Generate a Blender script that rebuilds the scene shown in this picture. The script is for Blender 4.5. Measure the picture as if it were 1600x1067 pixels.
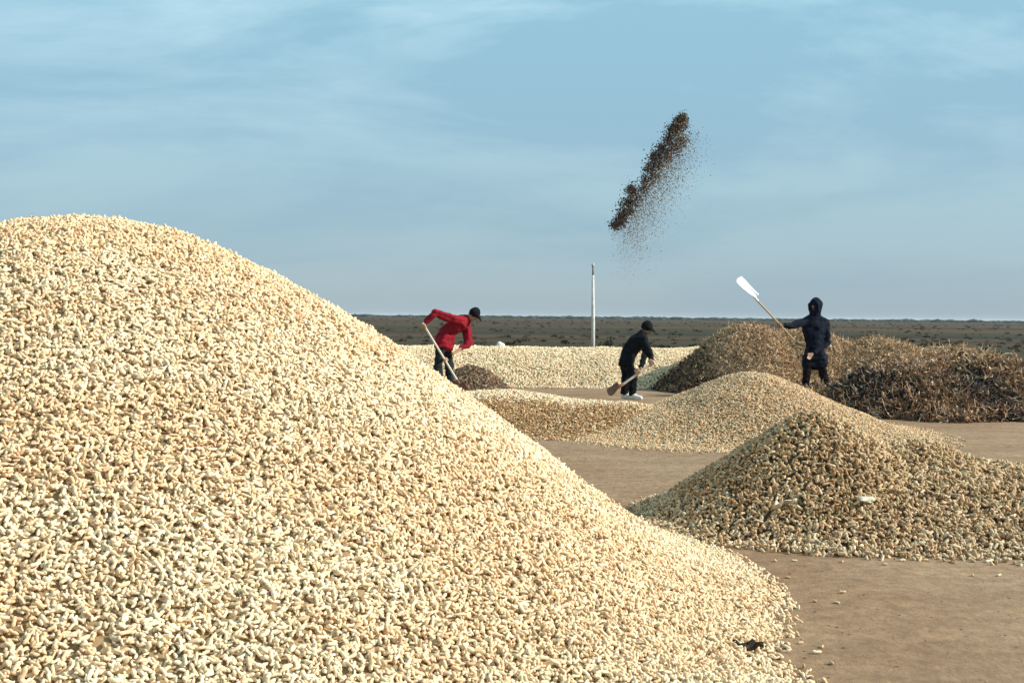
import bpy, bmesh, math, random
import numpy as np
from mathutils import Vector, Matrix, noise as mnoise

for _o in list(bpy.data.objects): bpy.data.objects.remove(_o)
scene = bpy.context.scene
COL = scene.collection
rng = np.random.default_rng(7)
random.seed(7)

# ------------------------------------------------------------------ camera
CAMZ = 1.45
FOC = 2000.0                                   # focal length in pixels of a 1600 px wide picture
PITCH = math.atan(39.5 / FOC)
ROLL = math.atan(10 / 1020)
_F = Vector((0, math.cos(PITCH), -math.sin(PITCH)))
_r0 = Vector((1, 0, 0)); _u0 = Vector((0, math.sin(PITCH), math.cos(PITCH)))
_R = _r0 * math.cos(ROLL) + _u0 * math.sin(ROLL)
_U = _u0 * math.cos(ROLL) - _r0 * math.sin(ROLL)
cd = bpy.data.cameras.new('camera'); cam = bpy.data.objects.new('camera', cd); COL.objects.link(cam)
cd.sensor_width = 36; cd.lens = 36 * FOC / 1600
cd.clip_start = 0.05; cd.clip_end = 20000
M = Matrix.Identity(4)
for i in range(3):
    M[i][0] = _R[i]; M[i][1] = _U[i]; M[i][2] = -_F[i]
M[2][3] = CAMZ
cam.matrix_world = M
scene.camera = cam
scene.render.resolution_x = 1024; scene.render.resolution_y = 682

def at(u, v, Y):
    """world point seen at picture position (u, v) whose ground distance is Y"""
    d = _F + _R * ((u - 800) / FOC) + _U * ((533.5 - v) / FOC)
    t = Y / d.y
    return Vector((d.x * t, Y, CAMZ + d.z * t))

# ------------------------------------------------------------------ sky and sun
TO_SUN = Vector((0.86, -0.14, 0.52)).normalized()
SUN_EL = math.asin(TO_SUN.z); SUN_AZ = math.atan2(TO_SUN.x, TO_SUN.y)
w = bpy.data.worlds.new('World'); scene.world = w; w.use_nodes = True
nt = w.node_tree; nt.nodes.clear()
def N(t, typ, **kw):
    n = t.nodes.new(typ)
    for k, v in kw.items():
        if k.startswith('i_'):
            n.inputs[k[2:].replace('_', ' ')].default_value = v
        else: setattr(n, k, v)
    return n
out = N(nt, 'ShaderNodeOutputWorld'); bg = N(nt, 'ShaderNodeBackground'); bg.inputs['Strength'].default_value = 0.091
sky = N(nt, 'ShaderNodeTexSky', sky_type='NISHITA', sun_disc=False, sun_elevation=SUN_EL, sun_rotation=SUN_AZ,
        altitude=300, air_density=1.0, dust_density=0.6, ozone_density=1.5)
tc = N(nt, 'ShaderNodeTexCoord')
sep = N(nt, 'ShaderNodeSeparateXYZ'); nt.links.new(tc.outputs['Generated'], sep.inputs[0])
# thin stratus: direction projected on a cloud layer overhead, so the streaks flatten to the horizon
mp = N(nt, 'ShaderNodeMapping'); mp.inputs['Scale'].default_value = (1.15, 1.15, 5.2); mp.inputs['Location'].default_value = (3.1, 1.7, 0.4)
nt.links.new(tc.outputs['Generated'], mp.inputs[0])
n1 = N(nt, 'ShaderNodeTexNoise'); n1.inputs['Scale'].default_value = 2.3; n1.inputs['Detail'].default_value = 10; n1.inputs['Roughness'].default_value = .63; n1.inputs['Distortion'].default_value = .35
nt.links.new(mp.outputs[0], n1.inputs['Vector'])
rp = N(nt, 'ShaderNodeValToRGB'); rp.color_ramp.elements[0].position = .42; rp.color_ramp.elements[1].position = .60
nt.links.new(n1.outputs['Fac'], rp.inputs[0])
# cloud colour: brighter overhead, greyer low down
el = N(nt, 'ShaderNodeMapRange'); el.inputs['From Min'].default_value = 0.0; el.inputs['From Max'].default_value = 0.26
nt.links.new(sep.outputs['Z'], el.inputs['Value'])
cc = N(nt, 'ShaderNodeValToRGB')
cc.color_ramp.elements[0].position = 0; cc.color_ramp.elements[0].color = (2.75, 3.8, 4.65, 1)
cc.color_ramp.elements[1].position = 1; cc.color_ramp.elements[1].color = (4.9, 7.5, 8.5, 1)
_e = cc.color_ramp.elements.new(.42); _e.color = (3.4, 5.2, 6.0, 1)
nt.links.new(el.outputs[0], cc.inputs[0])
bc = N(nt, 'ShaderNodeValToRGB')
bc.color_ramp.elements[0].position = 0; bc.color_ramp.elements[0].color = (2.45, 3.6, 4.6, 1)
bc.color_ramp.elements[1].position = 1; bc.color_ramp.elements[1].color = (2.9, 5.4, 6.6, 1)
nt.links.new(el.outputs[0], bc.inputs[0])
veil = N(nt, 'ShaderNodeMix', data_type='RGBA'); nt.links.new(rp.outputs[0], veil.inputs[0])
nt.links.new(bc.outputs[0], veil.inputs[6]); nt.links.new(cc.outputs[0], veil.inputs[7])
mx = N(nt, 'ShaderNodeMix', data_type='RGBA'); mx.inputs[0].default_value = .80
nt.links.new(sky.outputs[0], mx.inputs[6]); nt.links.new(veil.outputs[2], mx.inputs[7])
nt.links.new(mx.outputs[2], bg.inputs['Color']); nt.links.new(bg.outputs[0], out.inputs[0])

sd = bpy.data.lights.new('sun', 'SUN'); sd.energy = 5.0; sd.angle = math.radians(.55); sd.color = (1.0, .935, .82)
so = bpy.data.objects.new('sun', sd); COL.objects.link(so); so.location = (20, 0, 30)
so.rotation_euler = TO_SUN.to_track_quat('Z', 'Y').to_euler()
vs = scene.view_settings
vs.view_transform = 'Standard'; vs.look = 'None'; vs.exposure = 0.38; vs.gamma = 1; vs.use_curve_mapping = False

# ------------------------------------------------------------------ helpers
def s2l(c):
    return tuple(((x / 255) / 12.92 if x / 255 <= .04045 else ((x / 255 + .055) / 1.055) ** 2.4) for x in c)

def vnoise(x, y, seed=0):
    """smooth 2-D value noise in 0..1"""
    xi = np.floor(x).astype(np.int64); yi = np.floor(y).astype(np.int64)
    fx = x - xi; fy = y - yi; fx = fx * fx * (3 - 2 * fx); fy = fy * fy * (3 - 2 * fy)
    def h(a, b):
        n = (a * 374761393 + b * 668265263 + seed * 974634777) & 0xffffffff
        n = ((n ^ (n >> 13)) * 1274126177) & 0xffffffff
        return ((n ^ (n >> 16)) & 0xffff) / 65535.0
    return (h(xi, yi) * (1 - fx) + h(xi + 1, yi) * fx) * (1 - fy) + (h(xi, yi + 1) * (1 - fx) + h(xi + 1, yi + 1) * fx) * fy
def fbm(x, y, seed=0, o=4):
    s = 0; a = .5; t = 0
    for k in range(o):
        s = s + a * vnoise(x * 2 ** k, y * 2 ** k, seed + k); t += a; a *= .5
    return s / t

def link(o, parent=None):
    COL.objects.link(o)
    if parent: o.parent = parent
    return o
def mobj(name, verts, faces, mat, parent=None, smooth=True, loc=None):
    me = bpy.data.meshes.new(name); me.from_pydata([tuple(v) for v in verts], [], faces)
    if mat: me.materials.append(mat)
    if smooth: me.polygons.foreach_set('use_smooth', [True] * len(me.polygons))
    me.update()
    o = bpy.data.objects.new(name, me)
    if loc: o.location = loc
    return link(o, parent)
def tag(o, label=None, cat=None, group=None, kind=None):
    for k, v in (('label', label), ('category', cat), ('group', group), ('kind', kind)):
        if v: o[k] = v
    return o
def empty(name, loc):
    o = bpy.data.objects.new(name, None); o.location = loc; o.empty_display_size = .2
    return link(o)

def mat(name, color=(.5, .5, .5), rough=.8, color2=None, nscale=20, bump=0, bscale=60, spec=.3, detail=4):
    m = bpy.data.materials.new(name); m.use_nodes = True; t = m.node_tree
    b = t.nodes['Principled BSDF']; b.inputs['Roughness'].default_value = rough
    b.inputs['Specular IOR Level'].default_value = spec
    b.inputs['Base Color'].default_value = (*color, 1)
    c = N(t, 'ShaderNodeTexCoord')
    if color2:
        n = N(t, 'ShaderNodeTexNoise'); n.inputs['Scale'].default_value = nscale; n.inputs['Detail'].default_value = detail
        t.links.new(c.outputs['Object'], n.inputs['Vector'])
        r = N(t, 'ShaderNodeMapRange'); r.inputs['From Min'].default_value = .3; r.inputs['From Max'].default_value = .7
        t.links.new(n.outputs['Fac'], r.inputs['Value'])
        x = N(t, 'ShaderNodeMix', data_type='RGBA'); x.inputs[6].default_value = (*color, 1); x.inputs[7].default_value = (*color2, 1)
        t.links.new(r.outputs[0], x.inputs[0]); t.links.new(x.outputs[2], b.inputs['Base Color'])
    if bump:
        n = N(t, 'ShaderNodeTexNoise'); n.inputs['Scale'].default_value = bscale; n.inputs['Detail'].default_value = 5
        t.links.new(c.outputs['Object'], n.inputs['Vector'])
        bp = N(t, 'ShaderNodeBump'); bp.inputs['Strength'].default_value = bump; bp.inputs['Distance'].default_value = .02
        t.links.new(n.outputs['Fac'], bp.inputs['Height']); t.links.new(bp.outputs[0], b.inputs['Normal'])
    return m

def instance_mat(name, rough, nscale, lo, hi, bump=.3):
    """colour comes from each piece's own 'tcol', varied along the piece by noise"""
    m = bpy.data.materials.new(name); m.use_nodes = True; t = m.node_tree
    b = t.nodes['Principled BSDF']; b.inputs['Roughness'].default_value = rough; b.inputs['Specular IOR Level'].default_value = .25
    a = N(t, 'ShaderNodeAttribute', attribute_type='INSTANCER', attribute_name='tcol')
    c = N(t, 'ShaderNodeTexCoord')
    n = N(t, 'ShaderNodeTexNoise'); n.inputs['Scale'].default_value = nscale; n.inputs['Detail'].default_value = 3
    t.links.new(c.outputs['Object'], n.inputs['Vector'])
    r = N(t, 'ShaderNodeMapRange'); r.inputs['From Min'].default_value = .3; r.inputs['From Max'].default_value = .7
    r.inputs['To Min'].default_value = lo; r.inputs['To Max'].default_value = hi
    t.links.new(n.outputs['Fac'], r.inputs['Value'])
    x = N(t, 'ShaderNodeVectorMath', operation='SCALE'); t.links.new(a.outputs['Vector'], x.inputs[0]); t.links.new(r.outputs[0], x.inputs['Scale'])
    t.links.new(x.outputs[0], b.inputs['Base Color'])
    if bump:
        bp = N(t, 'ShaderNodeBump'); bp.inputs['Strength'].default_value = bump; bp.inputs['Distance'].default_value = .003
        t.links.new(n.outputs['Fac'], bp.inputs['Height']); t.links.new(bp.outputs[0], b.inputs['Normal'])
    return m

M_peanut = instance_mat('peanut_shell', .8, 120, .78, 1.12)
M_stalk = instance_mat('dry_stalk', .85, 60, .7, 1.2)

# ------------------------------------------------------------------ ground and fields
def ground_material():
    m = bpy.data.materials.new('packed_earth'); m.use_nodes = True; t = m.node_tree
    b = t.nodes['Principled BSDF']; b.inputs['Roughness'].default_value = .95; b.inputs['Specular IOR Level'].default_value = .15
    g = N(t, 'ShaderNodeNewGeometry')
    def noise(scale, detail=5, sc=(1, 1, 1), rough=.55):
        mp = N(t, 'ShaderNodeMapping'); mp.inputs['Scale'].default_value = sc
        t.links.new(g.outputs['Position'], mp.inputs[0])
        n = N(t, 'ShaderNodeTexNoise'); n.inputs['Scale'].default_value = scale; n.inputs['Detail'].default_value = detail; n.inputs['Roughness'].default_value = rough
        t.links.new(mp.outputs[0], n.inputs['Vector']); return n.outputs['Fac']
    def ramp(src, a, bb, p0=.35, p1=.65):
        r = N(t, 'ShaderNodeValToRGB'); r.color_ramp.elements[0].position = p0; r.color_ramp.elements[1].position = p1
        r.color_ramp.elements[0].color = (*a, 1); r.color_ramp.elements[1].color = (*bb, 1)
        t.links.new(src, r.inputs[0]); return r.outputs[0]
    def mix(f, a, bb, mode='MIX'):
        x = N(t, 'ShaderNodeMix', data_type='RGBA', blend_type=mode)
        for s, i in ((f, 0), (a, 6), (bb, 7)):
            if isinstance(s, float): x.inputs[i].default_value = s
            elif isinstance(s, tuple): x.inputs[i].default_value = (*s, 1)
            else: t.links.new(s, x.inputs[i])
        return x.outputs[2]
    yard = ramp(noise(.45, 5), (.270, .168, .098), (.320, .220, .138))
    yard = mix(.45, yard, ramp(noise(9, 6, (1, 1, 1), .7), (.50, .47, .44), (1.35, 1.32, 1.28)), 'MULTIPLY')
    yard = mix(.6, yard, ramp(noise(1.6, 6, (.6, 1.2, 1), .62), (.75, .72, .70), (1.15, 1.15, 1.15)), 'MULTIPLY')
    # open land past the threshing floor: bands of brown stubble and dull green
    f1 = ramp(noise(.012, 4, (.25, 1, 1)), (.078, .047, .025), (.036, .032, .015), .44, .56)
    f2 = mix(.55, f1, ramp(noise(.05, 4, (.12, 1, 1)), (.45, .45, .45), (1.5, 1.4, 1.3), .42, .58), 'MULTIPLY')
    sp = N(t, 'ShaderNodeSeparateXYZ'); t.links.new(g.outputs['Position'], sp.inputs[0])
    wob = N(t, 'ShaderNodeMath', operation='MULTIPLY_ADD'); wob.inputs[1].default_value = 10.0
    t.links.new(noise(.12, 3), wob.inputs[0]); t.links.new(sp.outputs['Y'], wob.inputs[2])
    e = N(t, 'ShaderNodeMapRange'); e.inputs['From Min'].default_value = 38; e.inputs['From Max'].default_value = 43
    t.links.new(wob.outputs[0], e.inputs['Value'])
    t.links.new(mix(e.outputs[0], yard, f2), b.inputs['Base Color'])
    bp = N(t, 'ShaderNodeBump'); bp.inputs['Strength'].default_value = .55; bp.inputs['Distance'].default_value = .03
    t.links.new(noise(14, 8, (1, 1, 1), .65), bp.inputs['Height']); t.links.new(bp.outputs[0], b.inputs['Normal'])
    return m
M_ground = ground_material()
def build_ground():
    xs = np.concatenate([[-9000, -3000, -800, -200, -60, -25, -12], np.arange(-8, 9.01, .2), [12, 25, 60, 200, 800, 3000, 9000]])
    ys = np.concatenate([[-9000, -500, -40, -6], np.arange(0, 30.01, .2), [34, 40, 50, 70, 110, 200, 500, 1500, 4000, 9000]])
    X, Y = np.meshgrid(xs, ys)
    near = np.clip((9 - np.abs(X)) / 2, 0, 1) * np.clip((30 - Y) / 3, 0, 1) * np.clip(Y / 1, 0, 1)
    Z = (fbm(X * .5, Y * .5, 3, 3) - .5) * .03 * near + (fbm(X * 2.2, Y * 2.2, 5, 2) - .5) * .014 * near
    nx = len(xs); V = np.stack([X, Y, Z], -1).reshape(-1, 3)
    F = [(j * nx + i, j * nx + i + 1, (j + 1) * nx + i + 1, (j + 1) * nx + i) for j in range(len(ys) - 1) for i in range(nx - 1)]
    return tag(mobj('ground', V.tolist(), F, M_ground), kind='structure')
build_ground()
def ground_z(x, y):
    x = np.asarray(x, float); y = np.asarray(y, float)
    near = np.clip((9 - np.abs(x)) / 2, 0, 1) * np.clip((30 - y) / 3, 0, 1) * np.clip(y / 1, 0, 1)
    return (fbm(x * .5, y * .5, 3, 3) - .5) * .03 * near + (fbm(x * 2.2, y * 2.2, 5, 2) - .5) * .014 * near

# ------------------------------------------------------------------ piece meshes
def peanut_mesh(name, kind, seed):
    r = random.Random(seed)
    L = .5
    prof = {0: [(-.5, 0), (-.40, .62), (-.22, 1.0), (-.0, .74), (.22, .95), (.40, .60), (.5, .08)],
            1: [(-.5, 0), (-.40, .60), (-.20, .96), (.02, .86), (.24, 1.0), (.41, .62), (.5, .05)],
            2: [(-.34, 0), (-.28, .62), (-.12, 1.02), (.05, 1.0), (.2, .72), (.28, .4), (.34, .08)],
            3: [(-.6, 0), (-.48, .66), (-.3, .95), (-.02, .72), (.25, .96), (.47, .7), (.6, .1)]}[kind]
    bend = r.uniform(-.12, .12); R = .195
    V = []; F = []; S = 6
    for k, (x, q) in enumerate(prof):
        if k in (0, len(prof) - 1):
            V.append((x, 0, bend * x * x * 4)); continue
        ph = r.uniform(0, 1)
        for s in range(S):
            a = 2 * math.pi * (s + ph * .3) / S; q2 = q * R * r.uniform(.93, 1.07)
            V.append((x + r.uniform(-.01, .01), math.cos(a) * q2, math.sin(a) * q2 + bend * x * x * 4))
    nr = len(prof) - 2
    for s in range(S):
        s2 = (s + 1) % S
        F.append((0, 1 + s2, 1 + s))
        for k in range(nr - 1):
            F.append((1 + k * S + s, 1 + k * S + s2, 1 + (k + 1) * S + s2, 1 + (k + 1) * S + s))
        F.append((1 + (nr - 1) * S + s, 1 + (nr - 1) * S + s2, len(V) - 1))
    me = bpy.data.meshes.new(name); me.from_pydata(V, [], F); me.materials.append(M_peanut)
    me.polygons.foreach_set('use_smooth', [True] * len(me.polygons)); me.update(); return me
PEANUTS = [peanut_mesh('peanut', k, i) for i, k in enumerate((0, 1, 2, 3, 0, 1))]     # unit length, scaled per piece

def stalk_mesh(name, seed, leafy=False):
    """a bent dry stem (unit length), some with shrivelled leaves"""
    r = random.Random(seed); V = []; F = []
    p = Vector((-.5, 0, 0)); d = Vector((1, r.uniform(-.4, .4), r.uniform(-.3, .3))).normalized(); n = 5
    rings = []
    for k in range(n + 1):
        rad = .026 * (1 - .5 * k / n)
        u = d.cross(Vector((0, 0, 1))).normalized(); w_ = u.cross(d)
        rings.append(len(V))
        for a in range(3):
            V.append(p + (u * math.cos(a * 2.094) + w_ * math.sin(a * 2.094)) * rad)
        p = p + d / n; d = (d + Vector((0, r.uniform(-.6, .6), r.uniform(-.6, .6)))).normalized()
    for k in range(n):
        for a in range(3):
            F.append((rings[k] + a, rings[k] + (a + 1) % 3, rings[k + 1] + (a + 1) % 3, rings[k + 1] + a))
    if leafy:
        for q in range(5):
            c = Vector(V[rings[r.randrange(1, n)]]); a = Vector((r.uniform(-1, 1), r.uniform(-1, 1), r.uniform(-1, 1))).normalized()
            b = a.orthogonal().normalized(); l = r.uniform(.12, .24); i = len(V)
            cup = a.cross(b) * r.uniform(.02, .08)
            V += [c, c + a * l * .5 + b * l * .35 + cup, c + a * l, c + a * l * .5 - b * l * .35 + cup, c + a * l * .5 - cup]
            F += [(i, i + 1, i + 4), (i + 1, i + 2, i + 4), (i + 2, i + 3, i + 4), (i + 3, i, i + 4)]
    me = bpy.data.meshes.new(name); me.from_pydata([tuple(v) for v in V], [], F); me.materials.append(M_stalk); me.update(); return me
def flake_mesh(name, seed, k_=1.0):
    """a curled leaf or husk scrap, unit size"""
    r = random.Random(seed); V = []; F = []
    n = 6
    V.append((0, 0, r.uniform(.05, .2)))
    for k in range(n):
        a = 2 * math.pi * k / n; q = r.uniform(.28, .55)
        V.append((math.cos(a) * q, math.sin(a) * q * .7, r.uniform(-.12, .12)))
    for k in range(n): F.append((0, 1 + k, 1 + (k + 1) % n))
    V += [(x * .96, y * .96, z - .05) for x, y, z in V]; V = [(x * k_, y * k_, z * k_) for x, y, z in V]
    F += [(n + 1, n + 1 + 1 + (k + 1) % n, n + 1 + 1 + k) for k in range(n)]
    F += [(1 + k, n + 2 + k, n + 2 + (k + 1) % n, 1 + (k + 1) % n) for k in range(n)]
    me = bpy.data.meshes.new(name); me.from_pydata(V, [], F); me.materials.append(M_stalk); me.update(); return me

# ------------------------------------------------------------------ many pieces at once
def scatter(name, pts, rot, scl, vi, tcol, protos, parent=None, loc=(0, 0, 0)):
    me = bpy.data.meshes.new(name); me.from_pydata(pts.tolist(), [], [])
    def add(nm, typ, arr, key='value'):
        a = me.attributes.new(nm, typ, 'POINT'); a.data.foreach_set(key, np.ascontiguousarray(arr, np.float32 if typ != 'INT' else np.int32).ravel())
    add('rot', 'FLOAT_VECTOR', rot, 'vector'); add('scl', 'FLOAT_VECTOR', scl, 'vector'); add('vi', 'INT', vi); add('tcol', 'FLOAT_VECTOR', tcol, 'vector')
    o = bpy.data.objects.new(name, me); o.location = loc; link(o, parent)
    g = bpy.data.node_groups.new(name, 'GeometryNodeTree')
    g.interface.new_socket('Geometry', in_out='INPUT', socket_type='NodeSocketGeometry')
    g.interface.new_socket('Geometry', in_out='OUTPUT', socket_type='NodeSocketGeometry')
    gi = g.nodes.new('NodeGroupInput'); go = g.nodes.new('NodeGroupOutput')
    iop = g.nodes.new('GeometryNodeInstanceOnPoints'); jo = g.nodes.new('GeometryNodeJoinGeometry')
    for p in reversed(protos):
        oi = g.nodes.new('GeometryNodeObjectInfo'); oi.inputs['Object'].default_value = p; oi.inputs['As Instance'].default_value = True
        g.links.new(oi.outputs['Geometry'], jo.inputs[0])
    def attr(nm, t):
        a = g.nodes.new('GeometryNodeInputNamedAttribute'); a.data_type = t; a.inputs['Name'].default_value = nm; return a.outputs['Attribute']
    g.links.new(gi.outputs[0], iop.inputs['Points']); g.links.new(jo.outputs[0], iop.inputs['Instance'])
    iop.inputs['Pick Instance'].default_value = True
    g.links.new(attr('vi', 'INT'), iop.inputs['Instance Index'])
    g.links.new(attr('rot', 'FLOAT_VECTOR'), iop.inputs['Rotation']); g.links.new(attr('scl', 'FLOAT_VECTOR'), iop.inputs['Scale'])
    g.links.new(iop.outputs[0], go.inputs[0])
    m = o.modifiers.new('pieces', 'NODES'); m.node_group = g
    tag(o, kind='stuff')
    return o
PROTO = {}
def proto(key, meshes):
    """prototype objects for the scatters; they are never linked to the scene"""
    if key not in PROTO: PROTO[key] = [bpy.data.objects.new(key, me) for me in meshes]
    return PROTO[key]
P_peanut = proto('peanut', PEANUTS)
P_haulm = proto('haulm', [stalk_mesh('stalk', i, i % 2 == 0) for i in range(6)] + [flake_mesh('leaf', 20 + i, .32) for i in range(4)])
P_flake = proto('chaff', [flake_mesh('chaff', 40 + i) for i in range(4)] + [stalk_mesh('straw', 50 + i) for i in range(2)])

def euler_from_frame(n, spin, tilt_sd, roll=True):
    """piece axis x lies along the surface at angle spin, tipped by tilt; returns XYZ eulers"""
    k = len(n)
    t = np.stack([np.cos(spin), np.sin(spin), np.zeros(k)], -1)
    t -= n * np.sum(t * n, -1, keepdims=True); t /= np.linalg.norm(t, axis=1, keepdims=True)
    tl = rng.normal(0, tilt_sd, k)[:, None]
    x = t * np.cos(tl) + n * np.sin(tl); z = n * np.cos(tl) - t * np.sin(tl); y = np.cross(z, x)
    if roll:
        a = rng.uniform(0, 2 * np.pi, k)[:, None]; y, z = y * np.cos(a) + z * np.sin(a), z * np.cos(a) - y * np.sin(a)
    # columns x,y,z -> euler XYZ
    sy = -x[:, 2]; cy = np.sqrt(np.maximum(1e-9, 1 - sy * sy))
    return np.stack([np.arctan2(y[:, 2], z[:, 2]), np.arctan2(sy, cy), np.arctan2(x[:, 1], x[:, 0])], -1)

CAMP = np.array([0, 0, CAMZ]); FA, RA, UA = np.array(_F), np.array(_R), np.array(_U)
def project(P):
    q = P - CAMP; d = q @ FA
    return 800 + FOC * (q @ RA) / d, 533.5 - FOC * (q @ UA) / d, d

def cone(cx, cy, a, b, H, c=.4, ax=0):
    ca, sa = math.cos(ax), math.sin(ax)
    def f(X, Y):
        dx, dy = X - cx, Y - cy
        q = np.sqrt(((dx * ca + dy * sa) / a) ** 2 + ((dy * ca - dx * sa) / b) ** 2)
        return H - H / (math.sqrt(1 + c * c) - c) * (np.sqrt(q * q + c * c) - c)
    return f
def heap_fn(parts, toe, lump, lscale, seed, blend=.06):
    def f(X, Y):
        X = np.asarray(X, float); Y = np.asarray(Y, float)
        # uneven outline
        wx = (fbm(X * 1.1, Y * 1.1, seed + 40, 3) - .5) * lump * 3; wy = (fbm(X * 1.1 + 9, Y * 1.1, seed + 41, 3) - .5) * lump * 3
        zs = np.stack([p(X + wx, Y + wy) for p in parts])
        m = zs.max(0); z = m + blend * np.log(np.exp((zs - m) / blend).sum(0))
        z = toe * np.log1p(np.exp(np.clip(z / toe, -40, 40))) - toe * .19
        amp = np.clip(z * 5, 0, 1)
        z = z + ((fbm(X * lscale, Y * lscale, seed, 4) - .5) * lump * 2) * amp
        return z
    return f

def heap(name, fn, rect, step, label, cat, base, core_mat, group=None, sink=.012):
    """the body of a heap: a grid over its height function; its pieces are added on top"""
    x0, x1, y0, y1 = rect
    root = empty(name, base); tag(root, label, cat, group)
    xs = np.arange(x0, x1 + step, step); ys = np.arange(y0, y1 + step, step)
    X, Y = np.meshgrid(xs, ys); Z = fn(X, Y)
    nx = len(xs)
    keep = Z > -.005
    cell = keep[:-1, :-1] | keep[1:, :-1] | keep[:-1, 1:] | keep[1:, 1:]
    Zc = np.where(Z > .0, Z - sink, -.05)
    V = np.stack([X - base[0], Y - base[1], Zc - base[2]], -1).reshape(-1, 3)
    F = [(j * nx + i, j * nx + i + 1, (j + 1) * nx + i + 1, (j + 1) * nx + i) for j, i in np.argwhere(cell)]
    used = np.zeros(len(V), bool); used[np.array(F).ravel()] = True
    idx = np.cumsum(used) - 1
    mobj('heap_core', V[used].tolist(), [tuple(int(idx[q]) for q in f) for f in F], core_mat, root)
    return root
def surf_pts(fn, rect, n, zmin=.004, back=-.35, edge=0.0):
    """random points on the heap, thinned where the slope turns well away from the viewpoint"""
    x = rng.uniform(rect[0], rect[1], n); y = rng.uniform(rect[2], rect[3], n); z = fn(x, y); e = .01
    gx = (fn(x + e, y) - fn(x - e, y)) / (2 * e); gy = (fn(x, y + e) - fn(x, y - e)) / (2 * e)
    k = np.sqrt(1 + gx ** 2 + gy ** 2); nn = np.stack([-gx / k, -gy / k, 1 / k], -1)
    P = np.stack([x, y, z], -1); v = CAMP - P; v /= np.linalg.norm(v, axis=1, keepdims=True)
    ok = (z > zmin - edge * rng.random(n) ** 2) & (np.sum(nn * v, -1) > back) & (rng.random(n) < k / 1.5)
    return P[ok], nn[ok]

def peanut_layer(root, base, fn, rect, dens, size, colfn, parts=0, edge=0.01, jit=.010, tilt=.55, name='peanuts'):
    area = (rect[1] - rect[0]) * (rect[3] - rect[2]); n = int(area * dens * 1.5)
    P, nn = surf_pts(fn, rect, n, edge=edge)
    k = len(P)
    P = P + nn * (rng.uniform(-jit, jit * 1.1, k))[:, None]
    P[:, 2] = np.maximum(P[:, 2], ground_z(P[:, 0], P[:, 1]) + size * .16)
    spin = rng.uniform(0, 2 * np.pi, k)
    rot = euler_from_frame(nn, spin, tilt)
    s = size * np.clip(rng.normal(1, .19, k), .55, 1.5)
    scl = np.stack([s, s * rng.uniform(.85, 1.15, k), s * rng.uniform(.85, 1.15, k)], -1)
    vi = rng.choice(6, k, p=[.3, .22, .12, .1, .16, .1]); col = colfn(P, k)
    L = P - np.array(base)
    sel = np.zeros(k, bool)
    if parts:
        u, v, d = project(P)
        ins = (u > 15) & (u < 1585) & (v > 15) & (v < 1052)
        view = (CAMP - P) / np.linalg.norm(CAMP - P, axis=1, keepdims=True)
        out_ = np.sum((P - np.stack([P[:, 0], P[:, 1], fn(P[:, 0], P[:, 1])], -1)) * nn, -1)
        score = s / d * (.6 + .4 * np.sum(nn * view, -1)) * (1 + out_ * 25)
        score[~ins] = -1
        order = np.argsort(-score)[:parts]; sel[order] = True
        for i in order:
            o = bpy.data.objects.new('peanut', PEANUTS[vi[i]]); o.location = L[i]; o.rotation_euler = rot[i]; o.scale = scl[i]
            o['tcol'] = [float(c) for c in col[i]]
            link(o, root)
    r = ~sel
    return scatter(name, L[r], rot[r], scl[r], vi[r], col[r], P_peanut, root)

CREAM = np.array([.84, .695, .485]); WARM = np.array([.74, .475, .26]); BROWN = np.array([.38, .22, .10]); DIRTY = np.array([.60, .46, .27])
def colours(stops, weights_fn, var=.10, soft=.0):
    def f(P, k):
        W = weights_fn(P)                                          # k x len(stops)
        W = W / W.sum(1, keepdims=True); cum = W.cumsum(1); r = rng.random(k)[:, None]
        ix = (r > cum).sum(1).clip(0, len(stops) - 1)
        c = np.array(stops)[ix] * (1 - soft) + (W @ np.array(stops)) * soft
        return np.clip(c * rng.normal(1, var, k)[:, None], .02, .95)
    return f

# ------------------------------------------------------------------ the great pale heap
M_core_pale = mat('gap_shade_bed', (.36, .25, .13), .95, (.22, .145, .075), 60)  # bed darker than the pods: shade in the gaps is painted in
M_core_brown = mat('gap_shade_bed_brown', (.12, .07, .035), .95, (.07, .04, .02), 50)  # darker still, so the colour itself carries the shade between pods
M_core_straw = mat('haulm_bed', (.24, .16, .085), .95, (.11, .07, .04), 12)
def big_fn(X, Y):
    X = np.asarray(X, float); Y = np.asarray(Y, float)
    d = np.hypot(X + 2.346, Y - 7.035)
    z = 1.985 - .862 * (np.sqrt(d * d + 1.403 ** 2) - 1.403)
    z = .157 * np.log1p(np.exp(np.clip(z / .157, -40, 40))) - .03 + .050 * np.exp(-((X - .72) ** 2 + (Y - 4.85) ** 2) / (2 * .36 ** 2))
    z = z + ((fbm(X * 1.3, Y * 1.3, 11, 3) - .5) * .05 + (fbm(X * 6, Y * 6, 12, 2) - .5) * .022) * np.clip(z * 5, 0, 1)
    return z
def big_w(P):
    n = fbm(P[:, 0] * 1.1 + 4, P[:, 1] * 1.1 + P[:, 2] * 1.5, 21, 4); left_shade = np.clip((-1.0 - P[:, 0]) / 2.5, 0, 1)
    wm = np.clip((n - .40) * 5, 0, 1) * .6 + left_shade * .6  # patches are pod colour; left flank painted browner, turned from the sun
    return np.stack([1.0 - .55 * wm, .16 + .75 * wm, .04 + .10 * wm, .22 + 0 * wm], 1)
B0 = (-2.346, 7.035, 0.0)
RECT0 = (-6.3, 1.75, 2.6, 11.2)
h0 = heap('peanut_heap', big_fn, RECT0, .06, 'huge rounded heap of pale cream peanuts in their shells, tallest of all', 'heap', B0, M_core_pale)
peanut_layer(h0, B0, big_fn, RECT0, 4700, .0355, colours([CREAM * 1.06, WARM * 1.06, BROWN, DIRTY * 1.1], big_w, .09, .5), parts=300, edge=.018, jit=.0145, tilt=.6)

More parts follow.
